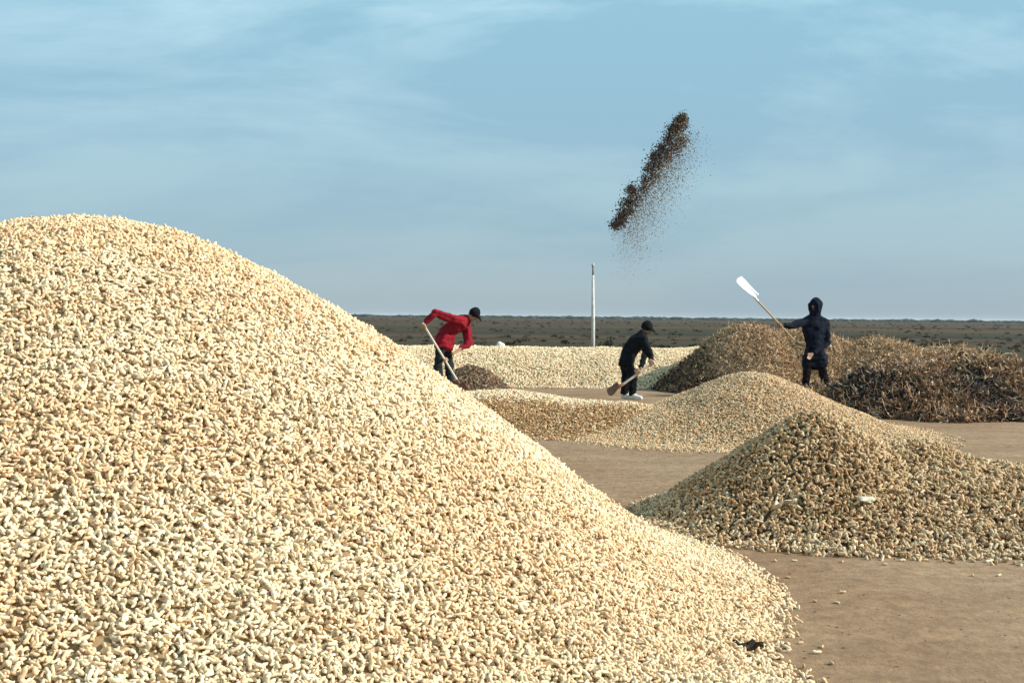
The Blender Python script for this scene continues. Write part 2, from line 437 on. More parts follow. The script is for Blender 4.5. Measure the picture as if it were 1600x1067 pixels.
# ------------------------------------------------------------------ the brown heap on the right
B1 = (2.2, 9.3, 0.0)
h1_fn = heap_fn([cone(2.25, 9.35, 1.24, 1.42, .78, .12), cone(2.98, 9.40, 1.25, 1.48, .55, .3), cone(3.50, 9.25, 1.1, 1.38, .41, .3), cone(4.1, 9.2, 1.1, 1.3, .26, .3)],
                .045, .045, 2.4, 31, .03)
def h1_w(P):
    n = fbm(P[:, 0] * 1.6, P[:, 1] * 1.6, 33, 4); lo = np.clip((.22 - P[:, 2]) / .2, 0, 1)
    return np.stack([.10 + .55 * lo, .45 + 0 * n, .30 + 1.4 * np.clip(n - .45, 0, 1), .55 + 0 * n], 1)
RECT1 = (.5, 5.3, 7.4, 11.2)
h1 = heap('peanut_heap', h1_fn, RECT1, .05, 'pointed heap of coarse brown peanuts standing alone on bare earth', 'heap', B1, M_core_brown)
peanut_layer(h1, B1, h1_fn, RECT1, 2700, .045, colours([CREAM * .86, WARM * .82, BROWN * .95, DIRTY * .92], h1_w, .10, .25), parts=300, edge=.011, jit=.024, tilt=.8)

# ------------------------------------------------------------------ tan heap, pale ridge, far bank
B2 = (3.15, 16.6, 0.0)
h2_fn = heap_fn([cone(3.15, 16.7, 1.75, 2.7, .74, .25), cone(3.95, 16.5, 1.2, 2.0, .32, .3), cone(2.2, 16.5, 1.4, 2.1, .30, .4)], .05, .035, 1.6, 51, .05)
def h2_w(P):
    n = fbm(P[:, 0] * 1.3, P[:, 1] * 1.3, 53, 3)
    return np.stack([.28 + 0 * n, .75 + 0 * n, .14 + .6 * np.clip(n - .5, 0, 1), .4 + 0 * n], 1)
RECT2 = (.3, 6.1, 13.2, 19.5)
h2 = heap('peanut_heap', h2_fn, RECT2, .08, 'smooth tan peanut heap lying before the hooded worker', 'heap', B2, M_core_pale)
peanut_layer(h2, B2, h2_fn, RECT2, 2600, .038, colours([CREAM * .78, WARM * .9, BROWN, DIRTY * .9], h2_w), edge=.012, jit=.012)

B3 = (-.1, 16.9, 0.0)
h3_fn = heap_fn([cone(-.2, 17.2, 2.5, 1.75, .45, .5), cone(1.2, 16.9, 2.0, 1.5, .32, .5)], .05, .03, 1.6, 61, .05)
def h3_w(P):
    top = np.clip((P[:, 1] - 16.45) / .35 + (fbm(P[:, 0] * 2, P[:, 1] * 2, 63, 3) - .5) * 1.5, 0, 1)
    return np.stack([1.2 * top + .06, .3 + 0 * top, 1.5 * (1 - top), .2 + 0 * top], 1)
RECT3 = (-3.2, 3.5, 14.4, 19.4)
h3 = heap('peanut_heap', h3_fn, RECT3, .08, 'low spread-out peanut ridge, pale on top with brown litter in front', 'heap', B3, M_core_pale)
peanut_layer(h3, B3, h3_fn, RECT3, 2400, .038, colours([CREAM, WARM, BROWN, DIRTY], h3_w), edge=.012, jit=.012)

B4 = (1.5, 28.0, 0.0)
def h4_fn(X, Y):
    X = np.asarray(X, float); Y = np.asarray(Y, float)
    q = np.maximum(np.abs(X - 1.5) / 8.5, 0) ** 6
    s = np.abs(Y - 28.2 - (fbm(X * .6, X * 0 + 3, 71, 3) - .5) * .8) / 2.1
    z = .80 * (1 - np.clip(s, 0, 3) ** 1.7) * (1 - q) + (fbm(X * .9, Y * .9, 72, 3) - .5) * .10
    z = .05 * np.log1p(np.exp(np.clip(z / .05, -40, 40))) - .02
    return z + (fbm(X * 3, Y * 3, 73, 3) - .5) * .07 * np.clip(z * 5, 0, 1)
def h4_w(P):
    n = fbm(P[:, 0] * 1.5, P[:, 1] * 1.5, 75, 3)
    return np.stack([1.3 + 0 * n, .1 + .3 * n, .03 + 0 * n, .15 + 0 * n], 1)
RECT4 = (-6, 9.5, 25.4, 30.6)
h4 = heap('peanut_bank', h4_fn, RECT4, .12, 'long low bank of cream peanuts stretching behind the workers', 'heap', B4, M_core_pale)
peanut_layer(h4, B4, h4_fn, RECT4, 1500, .048, colours([CREAM * 1.12, WARM * 1.12, BROWN * 1.3, DIRTY * 1.2], h4_w, .08, .5), edge=.006, jit=.02)

# ------------------------------------------------------------------ straw, haulm and chaff heaps
def haulm_layer(root, base, fn, rect, dens, size, colfn, vis, jit=.05, tilt=.6, name='haulm', protos=None, edge=.006, thick=1.0):
    area = (rect[1] - rect[0]) * (rect[3] - rect[2]); n = int(area * dens * 1.5)
    P, nn = surf_pts(fn, rect, n, edge=edge); k = len(P)
    P = P + nn * rng.uniform(-jit * .6, jit, k)[:, None]
    rot = euler_from_frame(nn, rng.uniform(0, 2 * np.pi, k), tilt)
    vi = rng.choice(len(vis), k, p=vis); s = size * np.clip(np.exp(rng.normal(0, .35, k)), .4, 1.7)
    scl = np.stack([s, s * thick, s * thick], -1)
    return scatter(name, P - np.array(base), rot, scl, vi, colfn(P, k), protos or P_haulm, root)
STRAW = np.array([.60, .43, .26]); OCHRE = np.array([.42, .25, .135]); UMBER = np.array([.19, .105, .062]); NEAR_BLACK = np.array([.030, .022, .019]); GREY = np.array([.36, .29, .22])
VH = [.13] * 6 + [.055] * 4
B5 = (5.0, 25.3, 0.0)
h5_fn = heap_fn([cone(4.75, 25.9, 1.75, 2.3, 1.27, .45), cone(6.0, 26.0, 1.9, 1.9, 1.20, .5), cone(7.4, 25.8, 2.2, 1.8, 1.0, .5), cone(8.8, 25.6, 2.0, 1.8, .85, .5), cone(5.5, 23.9, 1.4, 1.2, .19, .9)], .05, .08, 1.8, 81, .06)
def h5_w(P):
    n = fbm(P[:, 0] * 1.2, P[:, 1] * 1.2 + P[:, 2] * 2, 83, 4); left_shade = np.clip((3.95 - P[:, 0] + .4 * (n - .5)) / .5, 0, 1); low = np.clip((.45 - P[:, 2]) / .3, 0, 1)  # left flank painted darker for its shaded side, away from the sun
    return np.stack([1.0 - .8 * left_shade, .5 + 0 * n, .10 + .9 * left_shade + .5 * low * (n > .5), .02 + .9 * left_shade, .12 + 0 * n], 1)
RECT5 = (2.4, 11.2, 22.2, 28.0)
h5 = heap('straw_heap', h5_fn, RECT5, .12, 'tall tan straw mound behind the hooded worker', 'heap', B5, M_core_straw)
haulm_layer(h5, B5, h5_fn, RECT5, 3200, .15, colours([STRAW, OCHRE, UMBER, NEAR_BLACK, GREY], h5_w, .2), VH, jit=.04, tilt=.26, thick=1.3)
B6 = (6.6, 20.4, 0.0)
h6_fn = heap_fn([cone(5.75, 20.0, .90, 1.5, .62, .4), cone(6.6, 20.5, 1.4, 2.1, .74, .5), cone(7.5, 20.7, 1.1, 2.3, .88, .5), cone(9.1, 20.6, 1.6, 2.2, .80, .6)], .04, .19, 1.9, 91, .05)
def blob(P, u, v, ru, rv):
    a, b, d = project(P); return np.exp(-((a - u) / ru) ** 2 - ((b - v) / rv) ** 2)
DARK_A = np.array([5.55, 19.6]); DARK_B = np.array([7.05, 19.1])  # centres of two patches coloured near-black
def h6_w(P):
    n = fbm(P[:, 0] * 1.7, P[:, 1] * 1.7 + P[:, 2] * 2, 93, 4)
    dk = np.exp(-((P[:, 0] - DARK_A[0]) / .50) ** 2 - ((P[:, 1] - DARK_A[1]) / .9) ** 2) * 1.4 + np.exp(-((P[:, 0] - DARK_B[0]) / .33) ** 2 - ((P[:, 1] - DARK_B[1]) / .8) ** 2) * 1.2
    dk = np.clip(dk * (.4 + 1.2 * n), 0, 1); top = np.clip((P[:, 2] - .6) / .2, 0, 1)
    return np.stack([(.18 + .8 * top) * (1 - dk), .65 * (1 - dk) + .02, .60 * (1 - dk) + .5 * dk, .02 + 1.1 * dk, .12 + .15 * dk], 1)
RECT6 = (4.0, 11.2, 17.7, 23.4)
h6 = heap('haulm_heap', h6_fn, RECT6, .10, 'brown tangled heap of dry peanut vines with near-black patches', 'heap', B6, M_core_straw)
haulm_layer(h6, B6, h6_fn, RECT6, 2600, .17, colours([STRAW, OCHRE, UMBER, NEAR_BLACK, GREY], h6_w, .2), VH, jit=.06, tilt=.36, thick=1.6)

c7 = at(735, 590, 24.4)
B7 = (c7.x, 24.4, 0.0)
h7_fn = heap_fn([cone(c7.x, 24.4, .85, .9, .50, .35)], .04, .03, 2.5, 101, .05)
RECT7 = (c7.x - 1.5, c7.x + 1.5, 22.9, 26.0)
h7 = heap('chaff_heap', h7_fn, RECT7, .08, 'small grey-brown chaff pile at the feet of the red-jacketed worker', 'heap', B7, M_core_straw)
haulm_layer(h7, B7, h7_fn, RECT7, 2500, .06, colours([STRAW * .6, OCHRE * .6, UMBER, GREY * .8], lambda P: np.ones((len(P), 4)) * np.array([.3, .4, .3, .3]), .2), [.2, .2, .2, .2, .1, .1], jit=.02, protos=P_flake)

# ------------------------------------------------------------------ pole, sack
M_pole = mat('whitewashed_concrete', (.64, .62, .57), .8, (.44, .42, .37), 9, .3, 40)
M_iron = mat('dull_iron', (.12, .12, .13), .6, (.2, .14, .1), 20)
M_porcelain = mat('insulator_glaze', (.45, .42, .38), .35)
def tube_bm(bm, pts, rads, seg=10):
    rings = []
    for i, p in enumerate(pts):
        p = Vector(p); d = (Vector(pts[min(i + 1, len(pts) - 1)]) - Vector(pts[max(i - 1, 0)])).normalized()
        u = d.orthogonal().normalized() if abs(d.z) > .9 else d.cross(Vector((0, 0, 1))).normalized(); w_ = d.cross(u)
        rings.append([bm.verts.new(p + (u * math.cos(2 * math.pi * k / seg) + w_ * math.sin(2 * math.pi * k / seg)) * rads[i]) for k in range(seg)])
    for a, b in zip(rings, rings[1:]):
        for k in range(seg): bm.faces.new((a[k], a[(k + 1) % seg], b[(k + 1) % seg], b[k]))
    bm.faces.new(rings[0][::-1]); bm.faces.new(rings[-1])
def bmobj(name, bm, m, parent=None, smooth=True, loc=None):
    bmesh.ops.recalc_face_normals(bm, faces=bm.faces)
    me = bpy.data.meshes.new(name); bm.to_mesh(me); bm.free(); me.materials.append(m)
    if smooth: me.polygons.foreach_set('use_smooth', [True] * len(me.polygons))
    o = bpy.data.objects.new(name, me)
    if loc: o.location = loc
    return link(o, parent)
pb = at(926.5, 530, 40); pz = at(923, 416, 40).z
pole = empty('utility_pole', (pb.x, 40, 0)); tag(pole, 'slim white pole standing alone beyond the cream bank', 'pole')
bm = bmesh.new(); tube_bm(bm, [(0, 0, -.3), (0, 0, 1.2), (-.02, 0, pz - .28)], [.066, .060, .038], 12); bmobj('shaft', bm, M_pole, pole)
bm = bmesh.new(); tube_bm(bm, [(-.02, 0, pz - .30), (-.025, 0, pz)], [.028, .024], 8); pin = bmobj('top_pin', bm, M_iron, pole)
bm = bmesh.new(); tube_bm(bm, [(-.025, 0, pz - .02), (-.025, 0, pz + .03), (-.025, 0, pz + .06), (-.025, 0, pz + .10)], [.03, .05, .04, .02], 10); bmobj('insulator', bm, M_porcelain, pin)

# ------------------------------------------------------------------ solids made of hulls, merged by remeshing
def ball(bm, c, r, axes=None, n=2):
    g = bmesh.ops.create_icosphere(bm, subdivisions=n, radius=1.0)['verts']
    rr = (r, r, r) if not hasattr(r, '__len__') else r
    for v in g:
        q = Vector((v.co.x * rr[0], v.co.y * rr[1], v.co.z * rr[2]))
        if axes: q = axes @ q
        v.co = q + Vector(c)
    return g
def hull(bm, balls, n=1):
    """convex hull over a list of (centre, radius)"""
    t = bmesh.new()
    for b in balls: ball(t, *b, n=n)
    r = bmesh.ops.convex_hull(t, input=t.verts)
    junk = list({e for e in r['geom_interior'] + r['geom_unused'] if isinstance(e, bmesh.types.BMVert)})
    bmesh.ops.delete(t, geom=junk, context='VERTS')
    me = bpy.data.meshes.new('t'); t.to_mesh(me); t.free(); bm.from_mesh(me); bpy.data.meshes.remove(me)
def chain(bm, pts):
    for a, b in zip(pts, pts[1:]): hull(bm, [a, b])
def solid(name, bm, m, voxel, parent=None, loc=(0, 0, 0), smooth=3, wrinkle=0, wscale=9, seed=0):
    """one continuous surface from overlapping hulls"""
    for v in bm.verts: v.co -= Vector(loc)
    me = bpy.data.meshes.new(name); bm.to_mesh(me); bm.free()
    o = bpy.data.objects.new(name, me); COL.objects.link(o)
    r = o.modifiers.new('r', 'REMESH'); r.mode = 'VOXEL'; r.voxel_size = voxel
    s = o.modifiers.new('s', 'SMOOTH'); s.iterations = smooth; s.factor = .5
    dg = bpy.context.evaluated_depsgraph_get(); me2 = bpy.data.meshes.new_from_object(o.evaluated_get(dg))
    o.modifiers.clear(); o.data = me2; bpy.data.meshes.remove(me); me2.name = name
    me2.materials.clear(); me2.materials.append(m)
    if wrinkle:
        for v in me2.vertices:
            p = v.co * wscale + Vector((seed * 3.7, 0, 0)); q = Vector((p.x, p.y, p.z * 1.8))
            v.co += v.normal * (mnoise.noise(q) + .5 * mnoise.noise(q * 2.1)) * wrinkle
    me2.polygons.foreach_set('use_smooth', [True] * len(me2.polygons)); me2.update()
    o.location = loc
    if parent: o.parent = parent; o.location = (0, 0, 0)
    return o

M_skin = mat('skin', (.36, .20, .13), .6, (.30, .16, .10), 30)
M_eye = mat('eye', (.02, .015, .012), .3)
M_lip = mat('lip', (.25, .10, .08), .6)
def cloth(name, c, c2): return mat(name, c, .92, c2, 14, .25, 180, spec=.15)
M_navy = cloth('navy_cloth', (.007, .011, .024), (.004, .006, .013))
M_plum = cloth('dark_plum_cloth', (.010, .006, .009), (.006, .004, .005))
M_black = cloth('black_cloth', (.007, .009, .012), (.004, .005, .006))
M_green = cloth('dark_green_cloth', (.018, .030, .030), (.010, .016, .018))
M_red = cloth('red_cloth', (.27, .012, .024), (.17, .007, .014))
M_white = mat('pale_canvas', (.70, .70, .68), .8, (.5, .5, .5), 12)
M_boot = mat('dark_rubber', (.02, .02, .02), .5)
M_wood = mat('worn_ash_wood', (.50, .36, .20), .7, (.36, .25, .14), 18)
M_palewood = mat('pale_peeled_wood', (.68, .60, .48), .7, (.55, .47, .36), 18)
M_blade = mat('white_painted_blade', (.82, .84, .84), .5, (.70, .72, .72), 8)
M_rust = mat('rusty_steel', (.24, .11, .07), .7, (.16, .08, .05), 15)

def grip(bm, c, axis, toward):
    """hand closed round a handle: palm behind it, four fingers over it, thumb from the side"""
    c = Vector(c); axis = Vector(axis).normalized(); t = Vector(toward); t = (t - axis * t.dot(axis)).normalized(); s = axis.cross(t)
    palm = c - t * .012 - s * .030
    hull(bm, [(palm + axis * .034, .016), (palm - axis * .034, .015), (palm - t * .055 + axis * .02, .018), (palm - t * .055 - axis * .02, .018)])
    for k, (off, ln) in enumerate(((.036, .9), (.013, 1.0), (-.011, .95), (-.034, .75))):
        pts = []
        for j, a in enumerate((200, 120, 45, -35)):
            aa = math.radians(200 - (200 - a) * ln); pts.append((c + axis * off + (s * math.cos(aa) + t * math.sin(aa)) * .029, .0095 - j * .0006))
        chain(bm, [(palm + axis * off, .012)] + pts)
    b = palm - t * .03 + axis * .03
    chain(bm, [(b, .014), (c + axis * .055 - t * .022 - s * .008, .0115), (c + axis * .05 - t * .027 + s * .022, .010)])
def open_hand(bm, wrist, d, nrm):
    wrist = Vector(wrist); d = Vector(d).normalized(); nrm = Vector(nrm); s = d.cross(nrm).normalized(); nrm = s.cross(d)
    hull(bm, [(wrist, .026), (wrist + d * .075 + s * .03, .014), (wrist + d * .08 - s * .03, .013)])
    for off, ln in ((.034, .07), (.012, .082), (-.011, .076), (-.033, .058)):
        b = wrist + d * .08 + s * off
        chain(bm, [(b, .0105), (b + d * ln * .5 + nrm * .008, .0098), (b + d * ln + nrm * .03, .0085)])
    b = wrist + d * .02 + s * .03
    chain(bm, [(b, .014), (b + s * .03 + d * .035, .0115), (b + s * .035 + d * .065 + nrm * .012, .0095)])

def head(bm, c, face, up, r=.105):
    c = Vector(c); f = Vector(face).normalized(); up = Vector(up); up = (up - f * up.dot(f)).normalized(); s = f.cross(up)
    A = Matrix((s, f, up)).transposed()
    ball(bm, c, (r * .74, r * .92, r * 1.0), A)
    hull(bm, [(c + f * r * .25 - up * r * .3, r * .62), (c + f * r * .55 - up * r * .88, r * .26)])                    # jaw
    hull(bm, [(c + f * r * .86 + up * r * .12, .010), (c + f * r * 1.12 - up * r * .22, .014)])                          # nose
    hull(bm, [(c + f * r * .80 + up * r * .22 + s * .032, .012), (c + f * r * .80 + up * r * .22 - s * .032, .012)])      # brow
    for k in (-1, 1): hull(bm, [(c + s * k * r * .76 + up * r * .1, .016), (c + s * k * r * .76 - up * r * .14, .012)])  # ears
    return c, f, up, s
def face_bits(hd, parent, loc, r=.105):
    c, f, up, s = hd
    for k in (-1, 1):
        bm = bmesh.new(); ball(bm, c + f * r * .82 + s * k * .033 + up * r * .02 - Vector(loc), (.013, .010, .009)); bmobj('eye', bm, M_eye, parent)
    bm = bmesh.new()
    for v in ball(bm, c + f * r * .80 - up * r * .55 - Vector(loc), 1.0):
        q = v.co - (c + f * r * .80 - up * r * .55 - Vector(loc)); v.co = (c + f * r * .80 - up * r * .55 - Vector(loc)) + s * q.x * .026 + f * q.y * .012 + up * q.z * .008
    bmobj('mouth', bm, M_lip, parent)

def shoe(name, ankle, d, m, parent, loc, side):
    ankle = Vector(ankle); d = Vector(d).normalized(); z = Vector((0, 0, 1))
    bm = bmesh.new()
    hull(bm, [(ankle + z * .05, .052), (ankle - d * .03 - z * .045, .042), (ankle + d * .05 - z * .05, .044)], 2)
    hull(bm, [(ankle + d * .02 - z * .03, .05), (ankle + d * .15 - z * .052, .042), (ankle - z * .055, .04)], 2)
    return solid(name, bm, m, .014, parent, loc)

def person(J, opts):
    """J: joints in world space. One continuous body, garments as children."""
    loc = opts['base']
    bm = bmesh.new()
    hd = head(bm, J['head'], opts['face'], opts['up'])
    chain(bm, [(J['head'] - Vector(opts['up']) * .05, .055), (J['neck'], .062)])
    hull(bm, [(J['neck'], .06), (J['sn'], .055), (J['sf'], .055), (J['chest'], .12)])
    hull(bm, [(J['sn'], .06), (J['sf'], .06), (J['chest'], .13), (J['belly'], .12)])
    hull(bm, [(J['belly'], .115), (J['hn'], .078), (J['hf'], .078)])
    for q in 'nf':
        chain(bm, [(J['s' + q], .054), (J['e' + q], .042), (J['w' + q], .030)])
        chain(bm, [(J['h' + q], .078), (J['k' + q], .058), (J['a' + q], .042)])
        g = opts['grip' + q]
        if g: grip(bm, *g)
        else: open_hand(bm, J['w' + q], J['w' + q] - J['e' + q] + Vector((0, 0, -.12)), (0, -1, 0))
    body = solid('person', bm, M_skin, .0095, None, loc, smooth=2)
    tag(body, opts['label'], 'person')
    face_bits(hd, body, loc)
    # upper garment
    bm = bmesh.new(); z = Vector((0, 0, 1))
    hull(bm, [(J['neck'], .075), (J['sn'], .085), (J['sf'], .085), (J['chest'], .165)])
    hull(bm, [(J['sn'], .085), (J['sf'], .085), (J['chest'], .165), (J['belly'], .155)])
    hem = opts['hem']
    hull(bm, [(J['belly'], .155)] + [(p, r) for p, r in hem])
    for q in 'nf':
        bk = opts.get('bulk', 1.0); chain(bm, [(J['s' + q], .084 * bk), (J['e' + q], .070 * bk), (J['w' + q] + (J['e' + q] - J['w' + q]) * opts.get('cuff' + q, .10), .052 * bk)])
    if opts.get('collar', True): hull(bm, [(J['neck'], .078), (J['neck'] + Vector(opts['up']) * .035, .068)])
    solid('jacket', bm, opts['jacket'], .016, body, loc, wrinkle=.019, wscale=8, seed=opts['seed'])
    bm = bmesh.new()
    hull(bm, [(J['hn'], .108), (J['hf'], .108), (J['belly'], .09)])
    for q in 'nf':
        chain(bm, [(J['h' + q], .108), (J['k' + q], .088), (J['a' + q] + z * .03, .078)])
    solid('trousers', bm, opts['trousers'], .016, body, loc, wrinkle=.015, seed=opts['seed'] + 5)
    for q in 'nf': shoe('shoe', J['a' + q], opts['toe' + q], opts['shoe'], body, loc, q)
    return body, hd

# --- worker in the dark hooded coat, shovel swung up
Y = 23.5
gz = at(1266, 604, Y).z
def a_(u, v, dy=0.0, y0=None): return at(u, v, (Y if y0 is None else y0) + dy)
J = dict(head=a_(1274, 478, -.03), neck=a_(1273, 493), sn=a_(1257, 503, -.04), sf=a_(1290, 503, .04), chest=a_(1273, 517), belly=a_(1273, 542),
         hn=a_(1264, 556), hf=a_(1281, 556), en=a_(1237, 509, -.20), wn=a_(1224, 508, -.34), ef=a_(1293, 536, -.02), wf=a_(1269, 553, -.22),
         kn=a_(1261, 580, -.06), kf=a_(1285, 578, .02), an=a_(1259, 601, 0), af=a_(1290, 600, .10))
H1 = a_(1219, 508, -.38); H2 = a_(1267, 559.5, -.33)
hood_base = (a_(1272, 604).x, Y, J['an'].z - .095)
ax = (H1 - H2).normalized()
hooded, hd = person(J, dict(base=hood_base, face=(-.65, -.8, -.08), up=(0, 0, 1), gripn=(H1, ax, (-.5, -.3, .5)), gripf=None,
    hem=[(a_(1262, 567), .135), (a_(1284, 567), .135)], jacket=M_navy, trousers=M_plum, shoe=M_boot, toen=(-.5, -1, 0), toef=(.5, -.8, 0), seed=1,
    label='person in dark hooded coat and trousers swinging a white-bladed shovel upward'))
bm = bmesh.new(); c, f, up, s = hd
hull(bm, [(c + up * .02 - f * .025, .128), (c + up * .055 - f * .03, .105)], 2)
hull(bm, [(c - f * .03, .12), (J['neck'] + up * .0, .105)], 2)
for k in (-1, 1): chain(bm, [(c + f * .05 + up * .105, .03), (c + f * .075 + s * k * .085 + up * .03, .03), (c + f * .06 + s * k * .08 - up * .07, .032), (c + f * .05 - up * .125, .04)])
# leave the face open
solid('hood', bm, M_navy, .014, hooded, hood_base, wrinkle=.006, seed=3)

# --- worker in black, stooping
Y = 22.0
J = dict(head=a_(1010, 513.5, -.03), neck=a_(1003, 521), sn=a_(1004, 528, -.19), sf=a_(1000, 526, .17), chest=a_(995, 534), belly=a_(984, 548),
         hn=a_(978, 560, -.10), hf=a_(977, 559, .10), en=a_(1013, 549, -.27), wn=a_(1019, 563, -.31), ef=a_(1009, 549, .12), wf=a_(1001, 575, -.20),
         kn=a_(989, 588, -.16), kf=a_(978, 588, .06), an=a_(988, 616.5, -.12), af=a_(976, 615.5, .10))
T1 = a_(1021, 566.5, -.34); T2 = a_(971, 602, -.36)
G2 = a_(997, 582.5, -.355); tx = (T1 - T2).normalized()
blk_base = (a_(983, 620).x, Y, 0.0)
blk, hd2 = person(J, dict(base=blk_base, face=(.75, -.35, -.55), up=(.5, -.1, .85), gripn=(T1 - tx * .03, tx, (.1, -.2, -1)), gripf=(G2, tx, (.2, -.8, -.6)),
    hem=[(a_(978, 565, -.11), .14), (a_(978, 565, .10), .14)], jacket=M_black, trousers=M_black, shoe=M_white, toen=(1, -.5, 0), toef=(.9, -.5, 0), seed=11,
    label='stooping person all in black with white shoes, working before the cream bank'))
def cap(hd, parent, loc, m, seed):
    c, f, up, s = hd
    bm = bmesh.new()
    hull(bm, [(c + up * .035 - f * .012, .106), (c + up * .06 - f * .02, .088)], 2)
    hull(bm, [(c + f * .085 + up * .050, .024), (c + f * .165 + up * .032 + s * .03, .010), (c + f * .165 + up * .032 - s * .03, .010), (c + f * .06 + up * .05 + s * .06, .018), (c + f * .06 + up * .05 - s * .06, .018)])
    solid('cap', bm, m, .011, parent, loc, seed=seed)
cap(hd2, blk, blk_base, M_black, 5)

# --- worker in the red jacket, bent over
Y = 22.5
J = dict(head=a_(740, 492, -.04), neck=a_(731, 498), sn=a_(718, 502, -.20), sf=a_(727, 507, .17), chest=a_(716, 506.5), belly=a_(700, 517),
         hn=a_(690, 533, -.10), hf=a_(695, 533, .10), en=a_(680, 489, -.38), wn=a_(665, 503, -.40), ef=a_(733, 536, .02), wf=a_(707, 553, -.24),
         kn=a_(684, 574, -.14), kf=a_(702, 573, .10), an=a_(688, 612.5, -.12), af=a_(703, 611.5, .12))
R1 = a_(662, 507.5, -.43); R2 = a_(716, 597, -.43); rx = (R1 - R2).normalized(); RG = a_(698, 560.5 + 5, -.43); RG = R1 + (R2 - R1) * .62
red_base = (a_(695, 619).x, Y, 0.0)
redp, hd3 = person(J, dict(base=red_base, face=(.62, -.25, -.75), up=(.75, -.05, .62), gripn=(R1 - rx * .03, rx, (.6, -.5, .2)), gripf=(RG, rx, (-.7, -.5, -.2)),
    bulk=1.14, hem=[(a_(689, 536, -.11), .15), (a_(698, 541, .10), .15)], jacket=M_red, trousers=M_green, shoe=M_boot, toen=(1, -.3, 0), toef=(1, -.3, 0), seed=21, cufff=.55,
    label='person in red jacket and dark cap bent over a long-handled shovel'))
cap(hd3, redp, red_base, M_black, 6)

# ------------------------------------------------------------------ shovels
def shovel(label, top, foot, wide, length, mh, mb, nrm, r=.016, group=None):
    """handle from top to foot, blade from foot on, facing nrm"""
    top, foot = Vector(top), Vector(foot); d = (foot - top).normalized(); n = Vector(nrm); n = (n - d * n.dot(d)).normalized(); s = d.cross(n)
    base = foot + d * length
    root = empty('shovel', base); tag(root, label, 'shovel')
    bm = bmesh.new(); tube_bm(bm, [top - base, top - base + d * .02, foot - base, foot + d * .10 - base], [r * .9, r, r * 1.05, r * .8], 10); bmobj('handle', bm, mh, root)
    bm = bmesh.new(); tube_bm(bm, [foot - d * .05 + n * .004 - base, foot + d * .03 + n * .004 - base, foot + d * .16 + n * .010 - base], [r * 1.35, r * 1.4, r * .5], 10); sock = bmobj('socket', bm, mb)
    nu, nv = 8, 10; V = []; F = []
    for side in (1, -1):
        for j in range(nv + 1):
            t = j / nv; wd = wide / 2 * min(1, .60 + .55 * t)
            for i in range(nu + 1):
                q = i / nu * 2 - 1
                dish = .045 * q * q * (1 - .45 * t) + .03 * (1 - t) ** 3
                V.append(foot + d * (.03 + length * t - .05 * t * q * q * .6) + s * wd * q + n * (dish + side * .0025) - base)
    W = nu + 1; o2 = (nv + 1) * W
    for j in range(nv):
        for i in range(nu):
            a = j * W + i; F.append((a, a + 1, a + W + 1, a + W)); F.append((o2 + a, o2 + a + W, o2 + a + W + 1, o2 + a + 1))
    rim = [i for i in range(W)] + [j * W + nu for j in range(1, nv + 1)] + [nv * W + i for i in range(nu - 1, -1, -1)] + [j * W for j in range(nv - 1, 0, -1)]
    for a, b in zip(rim, rim[1:] + rim[:1]): F.append((a, o2 + a, o2 + b, b))
    sock.parent = mobj('blade', V, F, mb, root)
    return root
bt = a_(1181, 467.5, -.38, 23.5)
shovel('shovel with broad white blade raised against the sky', H1 + (H2 - H1) * .42, H1 + (H1 - H2).normalized() * ((bt - H1).length), .205, .48, M_wood, M_blade, (.55, -.75, .35))
shovel('shovel with pale handle and rusty blade held across the knees', T1 + tx * .03, T2, .20, .24, M_palewood, M_rust, (-.5, -.6, .6), r=.02)
shovel('long pale shovel handle reaching down beside the red jacket', R1 + rx * .04, R2, .23, .26, M_palewood, M_rust, (-.4, -.4, .8), r=.019)

